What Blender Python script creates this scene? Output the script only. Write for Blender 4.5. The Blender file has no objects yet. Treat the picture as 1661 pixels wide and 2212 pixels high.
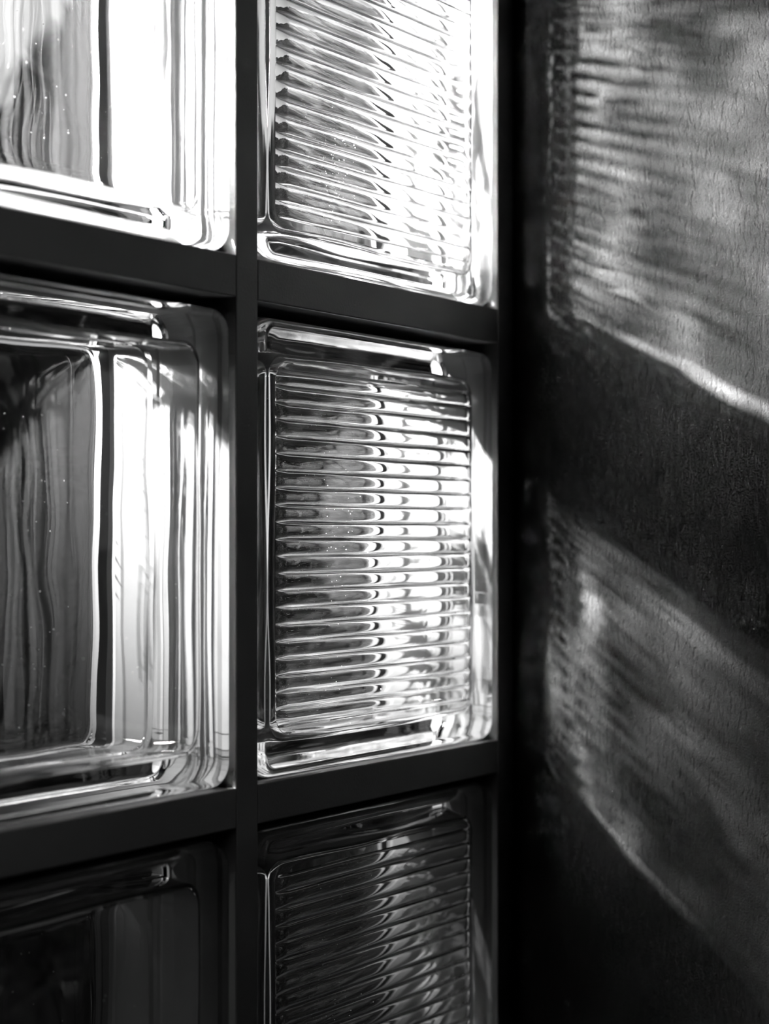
import bpy, bmesh, math, random
from mathutils import Vector, Matrix
from mathutils import noise as mn

S = bpy.context.scene
COL = S.collection
PI = math.pi

# ------------------------------------------------------------------ camera
ZC = 1.5                                   # lens height above the floor
PHI = math.radians(56.81)                  # the glazing runs away to the right
F_PX = 4006.0
cd = bpy.data.cameras.new('camera')
cam = bpy.data.objects.new('camera', cd)
COL.objects.link(cam)
S.camera = cam
cam.location = (-0.5952, -0.4500, ZC)
view_dir = Vector((math.sin(PHI), math.cos(PHI), 0))
cam.rotation_euler = view_dir.to_track_quat('-Z', 'Y').to_euler()
cd.sensor_width = 36
cd.lens = F_PX / 2212 * 36
cd.shift_y = 54 / 2212
cd.clip_start = 0.02
cd.dof.use_dof = True
cd.dof.focus_distance = 0.79
cd.dof.aperture_fstop = 6.5
cd.dof.aperture_blades = 7

# ------------------------------------------------------------------ sky and lamps
LAMP_AZ = math.radians(39)                  # to the left of the outward normal
LAMP_EL = math.radians(1)
w = bpy.data.worlds.new('sky'); S.world = w
w.use_nodes = True
nt = w.node_tree; nt.nodes.clear()
wo = nt.nodes.new('ShaderNodeOutputWorld')
bg = nt.nodes.new('ShaderNodeBackground')
tc = nt.nodes.new('ShaderNodeTexCoord')
sp = nt.nodes.new('ShaderNodeSeparateXYZ')
ramp = nt.nodes.new('ShaderNodeValToRGB')
nt.links.new(tc.outputs['Generated'], sp.inputs[0])
nt.links.new(sp.outputs['Z'], ramp.inputs[0])
ramp.color_ramp.elements[0].position = 0.0
ramp.color_ramp.elements[0].color = (1.0, 1.0, 1.0, 1)
ramp.color_ramp.elements[1].position = 0.7
ramp.color_ramp.elements[1].color = (0.3, 0.3, 0.3, 1)
nz = nt.nodes.new('ShaderNodeTexNoise'); nz.inputs['Scale'].default_value = 2.2; nz.inputs['Detail'].default_value = 3
nt.links.new(tc.outputs['Generated'], nz.inputs['Vector'])
mr = nt.nodes.new('ShaderNodeMapRange'); mr.inputs['From Min'].default_value = 0.3; mr.inputs['From Max'].default_value = 0.7
mr.inputs['To Min'].default_value = 0.75; mr.inputs['To Max'].default_value = 1.25
nt.links.new(nz.outputs['Fac'], mr.inputs['Value'])
mul = nt.nodes.new('ShaderNodeMix'); mul.data_type = 'RGBA'; mul.blend_type = 'MULTIPLY'; mul.inputs[0].default_value = 1
nt.links.new(ramp.outputs[0], mul.inputs[6]); nt.links.new(mr.outputs[0], mul.inputs[7])
nt.links.new(mul.outputs[2], bg.inputs['Color'])
bg.inputs['Strength'].default_value = 0.95
nt.links.new(bg.outputs[0], wo.inputs[0])

# one floodlight outside, above the blocks and to their left, plus an added fill:
# the small bare lamp draws the sharp caustics, the wide fill adds soft light
def flood(name, dist, power, radius, az, el, size, blend, aim, sharp):
    d = bpy.data.lights.new(name, 'SPOT')
    o = bpy.data.objects.new(name, d); COL.objects.link(o)
    d.energy = power
    d.shadow_soft_size = radius
    d.spot_size = math.radians(size)
    d.spot_blend = blend
    d.cycles.is_caustics_light = sharp
    v = Vector((-math.sin(az) * math.cos(el), math.cos(az) * math.cos(el), math.sin(el)))
    o.rotation_euler = v.to_track_quat('Z', 'Y').to_euler()
    o.location = Vector(aim) + v * dist
    return o
LAMP_AIM = (0.10, 0.0, ZC + 0.35)
flood('floodlight_bare', 0.62, 3300.0, 0.015, LAMP_AZ, LAMP_EL, 92, 0.9, LAMP_AIM, True)
flood('added_soft_fill', 0.62, 170.0, 0.050, LAMP_AZ, LAMP_EL, 92, 0.9, LAMP_AIM, False)  # added fill, no fixture of its own; brightens edge coating and wall

# ------------------------------------------------------------------ render look
S.view_settings.view_transform = 'Standard'
S.view_settings.look = 'None'
S.view_settings.gamma = 1
S.view_settings.use_curve_mapping = False
S.view_settings.exposure = 0.0
c = S.cycles
c.use_denoising = True
try:
    c.denoiser = 'OPENIMAGEDENOISE'
    c.denoising_input_passes = 'RGB_ALBEDO_NORMAL'
    c.denoising_prefilter = 'ACCURATE'
    c.denoising_quality = 'HIGH'
except Exception:
    pass
c.max_bounces = 15; c.diffuse_bounces = 2; c.glossy_bounces = 8; c.transmission_bounces = 15; c.transparent_max_bounces = 8
c.caustics_reflective = True; c.caustics_refractive = True
c.blur_glossy = 0.0
c.sample_clamp_direct = 0; c.sample_clamp_indirect = 100
c.use_adaptive_sampling = False
c.use_guiding = True
c.use_surface_guiding = True
c.guiding_training_samples = 128
c.use_light_tree = True

# ------------------------------------------------------------------ helpers
def new_mat(name):
    m = bpy.data.materials.new(name); m.use_nodes = True
    n = m.node_tree; n.nodes.clear()
    out = n.nodes.new('ShaderNodeOutputMaterial')
    return m, n, out

def link_obj(name, mesh, mat, parent=None, smooth=False):
    o = bpy.data.objects.new(name, mesh); COL.objects.link(o)
    if mat: mesh.materials.append(mat)
    if smooth: mesh.polygons.foreach_set('use_smooth', [True] * len(mesh.polygons))
    if parent: o.parent = parent
    return o

def box_mesh(name, x0, x1, y0, y1, z0, z1, bevel=0.0, seg=2):
    bm = bmesh.new()
    bmesh.ops.create_cube(bm, size=1)
    bmesh.ops.scale(bm, vec=(x1 - x0, y1 - y0, z1 - z0), verts=bm.verts)
    bmesh.ops.translate(bm, vec=((x0 + x1) / 2, (y0 + y1) / 2, (z0 + z1) / 2), verts=bm.verts)
    if bevel > 0:
        bmesh.ops.bevel(bm, geom=bm.edges[:], offset=bevel, segments=seg, profile=0.5, affect='EDGES', clamp_overlap=True)
    me = bpy.data.meshes.new(name); bm.to_mesh(me); bm.free()
    return me

def structure(o):
    o['kind'] = 'structure'; return o

# ------------------------------------------------------------------ materials
def plain(name, col, rough=0.8, spec=0.3):
    m, n, out = new_mat(name)
    b = n.nodes.new('ShaderNodeBsdfPrincipled')
    b.inputs['Base Color'].default_value = (col, col, col, 1)
    b.inputs['Roughness'].default_value = rough
    b.inputs['Specular IOR Level'].default_value = spec
    n.links.new(b.outputs[0], out.inputs[0])
    return m

def frame_material():
    m, n, out = new_mat('powder_coated_metal')
    b = n.nodes.new('ShaderNodeBsdfPrincipled')
    b.inputs['Base Color'].default_value = (0.15, 0.15, 0.15, 1)
    b.inputs['IOR'].default_value = 2.1
    b.inputs['Roughness'].default_value = 0.38
    b.inputs['Specular IOR Level'].default_value = 0.5
    t = n.nodes.new('ShaderNodeTexCoord')
    v = n.nodes.new('ShaderNodeTexNoise'); v.inputs['Scale'].default_value = 900; v.inputs['Detail'].default_value = 2
    n.links.new(t.outputs['Object'], v.inputs['Vector'])
    bp = n.nodes.new('ShaderNodeBump'); bp.inputs['Strength'].default_value = 0.35; bp.inputs['Distance'].default_value = 0.0003
    n.links.new(v.outputs['Fac'], bp.inputs['Height']); n.links.new(bp.outputs[0], b.inputs['Normal'])
    n.links.new(b.outputs[0], out.inputs[0])
    return m

def wall_material():
    """Painted render with brushed dents: elongated pits and a fine leathery grain."""
    m, n, out = new_mat('textured_plaster')
    b = n.nodes.new('ShaderNodeBsdfPrincipled')
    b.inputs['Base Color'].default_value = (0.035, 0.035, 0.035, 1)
    b.inputs['Roughness'].default_value = 0.9
    b.inputs['Specular IOR Level'].default_value = 0.1
    t = n.nodes.new('ShaderNodeTexCoord')
    def layer(rot, scale, sc, lo, hi):
        mp = n.nodes.new('ShaderNodeMapping')
        mp.inputs['Rotation'].default_value = (rot, 0, 0)
        mp.inputs['Scale'].default_value = scale
        n.links.new(t.outputs['Object'], mp.inputs['Vector'])
        x = n.nodes.new('ShaderNodeTexNoise'); x.inputs['Scale'].default_value = sc; x.inputs['Detail'].default_value = 3; x.inputs['Distortion'].default_value = 0.6
        n.links.new(mp.outputs[0], x.inputs['Vector'])
        r = n.nodes.new('ShaderNodeMapRange'); r.interpolation_type = 'SMOOTHSTEP'
        r.inputs['From Min'].default_value = lo; r.inputs['From Max'].default_value = hi
        n.links.new(x.outputs['Fac'], r.inputs['Value'])
        return r.outputs[0]
    a = layer(0.75, (1, 1, 0.25), 600, 0.36, 0.44)
    c2 = layer(-0.45, (1, 1, 0.22), 520, 0.34, 0.42)
    d = layer(0.1, (1, 1, 1), 1400, 0.3, 0.7)
    m1 = n.nodes.new('ShaderNodeMath'); m1.operation = 'MULTIPLY'; n.links.new(a, m1.inputs[0]); n.links.new(c2, m1.inputs[1])
    m2 = n.nodes.new('ShaderNodeMath'); m2.operation = 'MULTIPLY_ADD'; n.links.new(d, m2.inputs[0]); m2.inputs[1].default_value = 0.5
    n.links.new(m1.outputs[0], m2.inputs[2])
    bp = n.nodes.new('ShaderNodeBump'); bp.inputs['Strength'].default_value = 0.9; bp.inputs['Distance'].default_value = 0.0008
    n.links.new(m2.outputs[0], bp.inputs['Height']); n.links.new(bp.outputs[0], b.inputs['Normal'])
    n.links.new(b.outputs[0], out.inputs[0])
    return m

def glass_material():
    m, n, out = new_mat('clear_pressed_glass')
    g = n.nodes.new('ShaderNodeBsdfGlass')
    g.inputs['IOR'].default_value = 1.5
    g.inputs['Roughness'].default_value = 0.0
    g.inputs['Color'].default_value = (0.99, 0.99, 0.99, 1)
    n.links.new(g.outputs[0], out.inputs[0])
    return m

M_FRAME = frame_material()
M_WALL = wall_material()
M_GLASS = glass_material()
M_DARK = plain('dark_room_paint', 0.03)
M_LEAF = plain('dark_leaves', 0.014, 0.7, 0.1)
M_BARK = plain('bark', 0.05, 0.9)
M_DUST = plain('pale_dust', 0.8)
M_RUBBER = plain('black_rubber', 0.02, 0.7, 0.2)
M_COAT = plain('edge_coating', 0.12, 0.9, 0.1)
M_GROUND = plain('smooth_paving', 0.12, 0.28, 0.5)

# ------------------------------------------------------------------ dimensions
OP = 0.194                                  # opening of the frame
MUL = 0.0141                                # mullion width
BEAM = 0.0164                               # transom height
XR = 0.2095                                 # inner face of the right wall
FR_D = 0.082                                # frame depth
# vertical openings relative to lens height
ROWS = [(0.3220, 0.5160), (0.1116, 0.3056), (-0.0992, 0.0948), (-0.3092, -0.1152)]
COLS = [(-0.2081, -0.0141), (0.0, 0.194)]

# ------------------------------------------------------------------ room shell
WT = 0.25
rx0, ry0, rz1 = -3.2, -3.6, 2.6
zlo = ZC - 0.3256; zhi = ZC + 0.532
xlo = -0.2222; xhi = XR
wr = structure(link_obj('wall_right', box_mesh('wall_right', XR, XR + WT, ry0, FR_D, 0, rz1), M_WALL))
wr.cycles.is_caustics_receiver = True
structure(link_obj('wall_left', box_mesh('wall_left', rx0 - WT, rx0, ry0, WT, 0, rz1), M_DARK))
structure(link_obj('wall_back', box_mesh('wall_back', rx0 - WT, XR + WT, ry0 - WT, ry0, 0, rz1), M_DARK))
structure(link_obj('floor', box_mesh('floor', rx0 - WT, XR + WT, ry0 - WT, WT, -0.1, 0), M_DARK))
structure(link_obj('ceiling', box_mesh('ceiling', rx0 - WT, XR + WT, ry0 - WT, WT, rz1, rz1 + 0.1), M_DARK))
# wall round the glazing: left, below, above; one mesh
bm = bmesh.new()
for (a0, a1, b0, b1) in ((rx0, xlo, 0, rz1), (xlo, XR, 0, zlo), (xlo, XR, zhi, rz1)):
    me = box_mesh('t', a0, a1, 0.0, FR_D, b0, b1); bm.from_mesh(me); bpy.data.meshes.remove(me)
me = bpy.data.meshes.new('wall_front'); bm.to_mesh(me); bm.free()
structure(link_obj('wall_front', me, M_DARK))

# ------------------------------------------------------------------ window frame
fr = bpy.data.objects.new('window_1', None); COL.objects.link(fr)
fr.location = (0, 0, zlo); structure(fr)
def bar(name, x0, x1, z0, z1):
    me = box_mesh(name, x0, x1, 0.0, FR_D, z0 - zlo, z1 - zlo, bevel=0.0006)
    o = link_obj(name, me, M_FRAME, fr)
    o.cycles.is_caustics_receiver = True
    return o
bar('mullion', -MUL, 0, zlo, zhi)
bar('mullion', 0.194, XR, zlo, zhi)
bar('mullion', -0.2222, -0.2081, zlo, zhi)
edges = [zhi] + [ZC + v for r in ROWS for v in (r[1], r[0])] + [zlo]
for cx0, cx1 in COLS:
    for k in range(0, len(edges), 2):
        bar('transom', cx0, cx1, edges[k + 1], edges[k])

# ------------------------------------------------------------------ glass blocks
def rrect(hw, hh, r, n_side, n_corner):
    """Rounded rectangle as (x, z) list, counter-clockwise seen from the room, constant count."""
    pts = []
    r = min(r, hw, hh)
    cs = [(hw - r, hh - r, 0), (-(hw - r), hh - r, PI / 2), (-(hw - r), -(hh - r), PI), (hw - r, -(hh - r), 1.5 * PI)]
    for k in range(4):
        cx, cz, a0 = cs[k]
        for i in range(n_corner + 1):
            a = a0 + (PI / 2) * i / n_corner
            pts.append((cx + r * math.cos(a), cz + r * math.sin(a)))
        nx, nzv, na = cs[(k + 1) % 4]
        p = pts[-1]; q = (nx + r * math.cos(na), nzv + r * math.sin(na))
        for i in range(1, n_side):
            t = i / n_side
            pts.append((p[0] + (q[0] - p[0]) * t, p[1] + (q[1] - p[1]) * t))
    return pts

def hull(bm, prof, flip, wav=0.0, seed=0.0, n_side=24, n_corner=8, half=0.0952, half_z=0.0942):
    """Closed rounded hull; prof = list of (y, inset, corner radius).  Returns end loops."""
    loops = []
    for (y, ins, r) in prof:
        pts = rrect(half - ins, half_z - ins, r, n_side, n_corner)
        lp = []
        for (x, z) in pts:
            if wav:
                q = Vector((x * 18 + seed, y * 22, z * 18))
                k = wav * mn.noise(q)
                rr = math.hypot(x, z)
                x += k * x / rr; z += k * z / rr
            lp.append(bm.verts.new((x, y, z)))
        loops.append(lp)
    for a, b in zip(loops, loops[1:]):
        n = len(a)
        for i in range(n):
            f = (a[i], a[(i + 1) % n], b[(i + 1) % n], b[i])
            bm.faces.new(f if flip else f[::-1])
    return loops

def arc(y0, y1, i0, i1, n, swap=False):
    """Quarter arc between (y0, inset i0) and (y1, inset i1)."""
    res = []
    for k in range(n + 1):
        a = PI / 2 * k / n
        if not swap: res.append((y0 + (y1 - y0) * (1 - math.cos(a)), i0 + (i1 - i0) * math.sin(a)))
        else: res.append((y0 + (y1 - y0) * math.sin(a), i0 + (i1 - i0) * (1 - math.cos(a))))
    return res

BT = 0.076                                   # block thickness
FT = 0.0105                                  # face thickness
RIM = 0.0135                                 # side wall thickness seen from the front
RIB_AMP = 0.0011                             # depth of the flutes
WAVE_IN, WAVE_OUT, WAVE_RIB = 0.0002, 0.0020, 0.0003

def wave(x, z, seed, amp, freq):
    """Unevenness of a pressed face, in metres."""
    if not amp: return 0.0
    return amp * (mn.noise(Vector((x * freq + seed, z * freq * 0.8, seed * 1.7))) + 0.35 * mn.noise(Vector((x * freq * 2.3, z * freq * 2.1 + seed, seed))))

def cap(bm, loop, flip, seed, amp, freq=24.0, rings=26):
    """Close a loop with a fine grid of rings that carries the unevenness of the face."""
    n = len(loop)
    y0 = loop[0].co.y
    prev = loop
    for k in range(1, rings):
        s = 1 - k / rings
        fade = min(1.0, (1 - s) / 0.16); fade = fade * fade * (3 - 2 * fade)
        cur = []
        for v in loop:
            x, z = v.co.x * s, v.co.z * s
            cur.append(bm.verts.new((x, y0 + fade * wave(x, z, seed, amp, freq), z)))
        for i in range(n):
            f = (prev[i], prev[(i + 1) % n], cur[(i + 1) % n], cur[i])
            bm.faces.new(f if not flip else f[::-1])
        prev = cur
    c = bm.verts.new((0, y0 + wave(0, 0, seed, amp, freq), 0))
    for i in range(n):
        f = (prev[i], prev[(i + 1) % n], c)
        bm.faces.new(f if not flip else f[::-1])

def make_block(name, ribbed, seed):
    bm = bmesh.new()
    H = 0.0952; HZ = 0.0942
    w_out = WAVE_OUT if ribbed else 0.0007
    # ---------------- outer hull
    prof = []
    for (y, ins) in arc(0.0, 0.0045, 0.0045, 0.0, 6, False)[::1]:
        prof.append((y, ins))
    # sides: draft to a shallow waist, weld ridge in the middle
    prof += [(0.012, 0.0), (0.0145, 0.0012), (0.030, 0.0016), (0.0365, 0.0010), (0.038, 0.0004), (0.0395, 0.0010),
             (0.046, 0.0016), (0.0615, 0.0012), (0.064, 0.0)]
    prof += [(BT - y, ins) for (y, ins) in arc(0.0, 0.0045, 0.0045, 0.0, 6, False)[::-1]]
    P = [(y, ins, 0.010 - min(ins, 0.004)) for (y, ins) in prof]
    loops = hull(bm, P, False, wav=0.0)
    cap(bm, loops[0], False, seed, WAVE_IN)
    cap(bm, loops[-1], True, seed + 5, w_out, 15.0)
    # ---------------- cavity
    yb = BT - FT
    prof = []
    n_c = 6
    for (y, ins) in arc(FT, FT + 0.003, RIM + 0.003, RIM, n_c, False): prof.append((y, ins))
    mid = BT / 2
    prof += [(FT + 0.012, RIM - 0.0003), (mid - 0.004, RIM - 0.0014), (mid - 0.0016, RIM - 0.0012), (mid - 0.0005, RIM + 0.0004),
             (mid + 0.0005, RIM + 0.0004), (mid + 0.0016, RIM - 0.0012), (mid + 0.004, RIM - 0.0014), (yb - 0.012, RIM - 0.0003)]
    for (y, ins) in arc(FT, FT + 0.0022, RIM + 0.0025, RIM, n_c, False)[::-1]: prof.append((BT - y, ins))
    P = [(y, ins, 0.009) for (y, ins) in prof]
    loops = hull(bm, P, True, wav=0.0017, seed=seed)
    cap(bm, loops[-1], False, seed + 9, w_out, 15.0)
    fl = loops[0]
    if not ribbed:
        cap(bm, fl, True, seed + 13, WAVE_IN)
    else:
        # ribbed inner face: strips running across, depth follows z
        pitch = 0.0071; amp = RIB_AMP
        hw = H - RIM - 0.003; hz = HZ - RIM - 0.003
        r = 0.009
        zs = []
        nrib = 21
        ztop = nrib * pitch / 2
        nseg = 14
        ys = []
        zs.append((-hz, 0.0))
        for k in range(nrib):
            z0 = -ztop + k * pitch
            for i in range(nseg):
                t = i / nseg
                u = 2 * t - 1
                # circular flute: deepest (towards the room) at its middle, sharp ridge between flutes
                d = amp * (1 - 0.45 * u * u - 0.55 * abs(u) ** 5)
                if k == 0 and i == 0: d = 0
                zs.append((z0 + t * pitch, d))
        zs.append((ztop, 0.0)); zs.append((hz, 0.0))
        def halfwidth(z):
            rr = r
            if abs(z) <= hz - rr: return hw
            dz = abs(z) - (hz - rr)
            return hw - rr + math.sqrt(max(rr * rr - dz * dz, 0))
        # extra rows in the rounded corners
        extra = [hz - r * (1 - math.sin(a)) for a in [PI / 2 * i / 6 for i in range(6)]]
        for e in extra: zs += [(e, 0.0), (-e, 0.0)] if e > ztop else []
        zs = sorted(set(zs))
        nxs = 36
        rows = []
        for (z, d) in zs:
            h = halfwidth(z)
            row = []
            # flutes run out at both ends
            for i in range(nxs + 1):
                t = -1 + 2 * i / nxs
                if i in (1, nxs - 1): t = math.copysign(1 - 0.0025 / max(h, 0.003), t)
                end = 0.0 if i in (0, nxs) else 1.0
                x = h * t
                k_r = 1.0 + 0.45 * mn.noise(Vector((x * 22 + seed, math.floor((z + ztop) / pitch) * 3.3, seed)))
                row.append(bm.verts.new((x, FT - (d * k_r + wave(x, z, seed + 3, WAVE_RIB, 30)) * end, z)))
            rows.append(row)
        for a, b in zip(rows, rows[1:]):
            for i in range(nxs):
                bm.faces.new((a[i], b[i], b[i + 1], a[i + 1]))
    me = bpy.data.meshes.new(name); bm.to_mesh(me); bm.free()
    me.polygons.foreach_set('use_smooth', [True] * len(me.polygons))
    try: me.set_sharp_from_angle(angle=math.radians(38))
    except Exception: pass
    return me

LABELS = {
 (1, 0): 'clear hollow glass block at upper left, bright sky and dark treetops showing through it',
 (2, 0): 'clear hollow glass block at middle left, dark pane and pale inner side wall',
 (3, 0): 'clear hollow glass block at lower left, mostly black with a grey strip',
 (1, 1): 'ribbed glass block at top right of the frame, brightest with slanting ribs',
 (2, 1): 'ribbed glass block in the middle of the right column, seen whole',
 (3, 1): 'ribbed glass block at the bottom of the right column, dim with dark ribs',
}
SEEDS = {(0, 1): 2.3, (1, 1): 11.9, (2, 1): 7.7, (3, 1): 5.2, (0, 0): 1.0, (1, 0): 3.1, (2, 0): 9.4, (3, 0): 14.6}
def dust_mesh(spots):
    """One mesh of small round specks; spots = (x, y, z, radius)."""
    bm = bmesh.new()
    for (x, y, z, r) in spots:
        t = bmesh.ops.create_icosphere(bm, subdivisions=1, radius=r)
        bmesh.ops.scale(bm, vec=(1, 0.7, 1), verts=t['verts'])
        bmesh.ops.translate(bm, vec=(x, y, z), verts=t['verts'])
    me = bpy.data.meshes.new('dust_specks'); bm.to_mesh(me); bm.free()
    return me
for r_i in (0, 1, 2, 3):
    for c_i in (0, 1):
        src = make_block('glass_block', c_i == 1, SEEDS[(r_i, c_i)])
        o = link_obj('glass_block', src, M_GLASS)
        z0, z1 = ROWS[r_i]; x0, x1 = COLS[c_i]
        off = 0.0016; zoff = -0.0022
        o.location = ((x0 + x1) / 2 + off, 0.0012, ZC + (z0 + z1) / 2 + zoff)
        o['label'] = LABELS.get((r_i, c_i), '%s glass block of the topmost row, above the picture edge' % ('clear' if c_i == 0 else 'ribbed'))
        o['category'] = 'glass block'
        o['group'] = 'clear glass blocks of the left column' if c_i == 0 else 'ribbed glass blocks of the right column'
        o.cycles.is_caustics_caster = True
        # white coating baked on the four edges of the block
        bmc = bmesh.new()
        P = [(y, ins + 0.00025, 0.0098) for (y, ins) in ((0.0065, 0.0), (0.012, 0.0), (0.0145, 0.0012), (0.030, 0.0016), (0.0365, 0.0010), (0.038, 0.0004), (0.0395, 0.0010), (0.046, 0.0016), (0.0615, 0.0012), (0.064, 0.0), (0.0665, 0.0))]
        la = hull(bmc, P, False)
        lb = hull(bmc, [(y, ins - 0.0006, r) for (y, ins, r) in P], True)
        for (p, q) in ((la[0], lb[0]), (lb[-1], la[-1])):
            for i in range(len(p)):
                j = (i + 1) % len(p)
                bmc.faces.new((p[j], p[i], q[i], q[j]))
        mec = bpy.data.meshes.new('edge_coating'); bmc.to_mesh(mec); bmc.free()
        ec = link_obj('edge_coating', mec, M_COAT, o)
        ec['label'] = 'pale coating on the block edges'
        ec.cycles.is_caustics_receiver = True
        
        # black rubber seal between the back of the block and the frame
        bms = bmesh.new()
        la = hull(bms, [(y, ins, 0.0103) for (y, ins) in ((0.0665, -0.0002), (0.0700, -0.0002), (0.0805, -0.0002))], False)
        n0 = len(bms.verts)
        lb = hull(bms, [(y, 0.0, 0.002) for y in (0.0665, 0.0700, 0.0805)], True, half=0.0969, half_z=0.0969)
        for lp in lb:
            for v in lp: v.co.x -= off; v.co.z -= zoff
        for (p, q) in ((la[0], lb[0]), (lb[-1], la[-1])):
            for i in range(len(p)):
                j = (i + 1) % len(p)
                bms.faces.new((p[j], p[i], q[i], q[j]))
        mes = bpy.data.meshes.new('seal'); bms.to_mesh(mes); bms.free()
        link_obj('seal', mes, M_RUBBER, o)['label'] = 'black rubber seal'
        if r_i == 0: continue
        rnd = random.Random(10 * r_i + c_i)
        spots = []
        if c_i == 1:
            for k in range(260):                     # on the flutes, thickest in the lower left
                cx = -0.062 + abs(rnd.gauss(0, 0.022)); cz = rnd.gauss(-0.052 if r_i == 1 else 0.0, 0.017 if r_i == 1 else 0.045)
                if abs(cx) < 0.068 and abs(cz) < 0.070:
                    spots.append((cx, FT + 0.0001, cz, rnd.choice((0.00009, 0.00012, 0.00016, 0.00024))))
        else:
            for k in range(90):
                cx = rnd.uniform(-0.066, 0.066); cz = rnd.uniform(-0.07, 0.07)
                spots.append((cx, BT - FT - 0.0001, cz, rnd.choice((0.0002, 0.00025, 0.00032, 0.00045))))
            for k in range(50):
                spots.append((rnd.uniform(-0.07, 0.07), FT + 0.0001, rnd.uniform(-0.07, 0.07), rnd.choice((0.0001, 0.00013, 0.0002))))
        d = link_obj('dust_specks', dust_mesh(spots), M_DUST, o)
        d['kind'] = 'stuff'
        d.cycles.is_caustics_receiver = True

# ------------------------------------------------------------------ outside
structure(link_obj('ground', box_mesh('ground', -80, 80, 0.6, 90, -0.6, -0.1), M_GROUND))

def hedge(label):
    """A dense clipped-and-overgrown hedge on an arc outside the right part of the glazing."""
    rnd = random.Random(5)
    cx0, cy0, R = -0.6, -0.45, 4.6
    root = bpy.data.objects.new('hedge', None); COL.objects.link(root)
    root.location = (2.9, 2.5, -0.1)
    root['label'] = label; root['category'] = 'hedge'
    org = Vector((2.9, 2.5, -0.1))
    def at(az, dr, z):
        a = math.radians(az)
        return Vector((cx0 + (R + dr) * math.sin(a), cy0 + (R + dr) * math.cos(a), z - 0.1)) - org
    def top(az):
        return 2.62 + 0.24 * min(1, max(0, (az - 44.5) / 2.5)) + 0.10 * min(1, max(0, (az - 50) / 5)) + 0.16 * mn.noise(Vector((az * 0.16, 0.3, 1.0))) + 0.16 * mn.noise(Vector((az * 0.6, 4.3, 1.0)))
    bm = bmesh.new()
    for k in range(14):
        az = 26 + k * 3.8
        a, b = at(az, 0.1, 0.0), at(az + rnd.uniform(-2, 2), 0.15, 1.7)
        r = bmesh.ops.create_cone(bm, cap_ends=True, segments=7, radius1=0.035, radius2=0.015, depth=1)
        ax = b - a
        bmesh.ops.transform(bm, matrix=Matrix.Translation((a + b) / 2) @ ax.to_track_quat('Z', 'Y').to_matrix().to_4x4() @ Matrix.Scale(ax.length, 4, (0, 0, 1)), verts=r['verts'])
    me = bpy.data.meshes.new('stems'); bm.to_mesh(me); bm.free()
    st = link_obj('stem', me, M_BARK, root); st['kind'] = 'stuff'
    vs, fs = [], []
    for k in range(60000):
        az = rnd.uniform(24, 82); t = top(az)
        z = t * (rnd.random() ** 0.8)
        depth = 0.5 * math.sqrt(max(0.0, 1 - (max(0, z - t + 0.45) / 0.45) ** 2)) * (0.85 + 0.3 * mn.noise(Vector((az * 0.4, z * 3, 2))))
        dr = depth * rnd.uniform(-1, 1)
        c = at(az, dr, z)
        n = Vector((rnd.gauss(0, 1), rnd.gauss(0, 1), rnd.gauss(0, 0.8))).normalized()
        u = n.orthogonal().normalized(); u.rotate(Matrix.Rotation(rnd.uniform(0, 2 * PI), 3, n)); v = n.cross(u)
        s_ = rnd.uniform(0.035, 0.07)
        b = len(vs)
        vs.extend([c - u * s_, c + v * s_ * 0.5, c + u * s_, c - v * s_ * 0.5])
        fs.append((b, b + 1, b + 2, b + 3))
    me = bpy.data.meshes.new('foliage'); me.from_pydata([tuple(v) for v in vs], [], fs); me.update()
    f = link_obj('foliage', me, M_LEAF, root); f['kind'] = 'stuff'

hedge('dark leafy hedge outside, blurred behind the glass, its top against the sky at upper left')
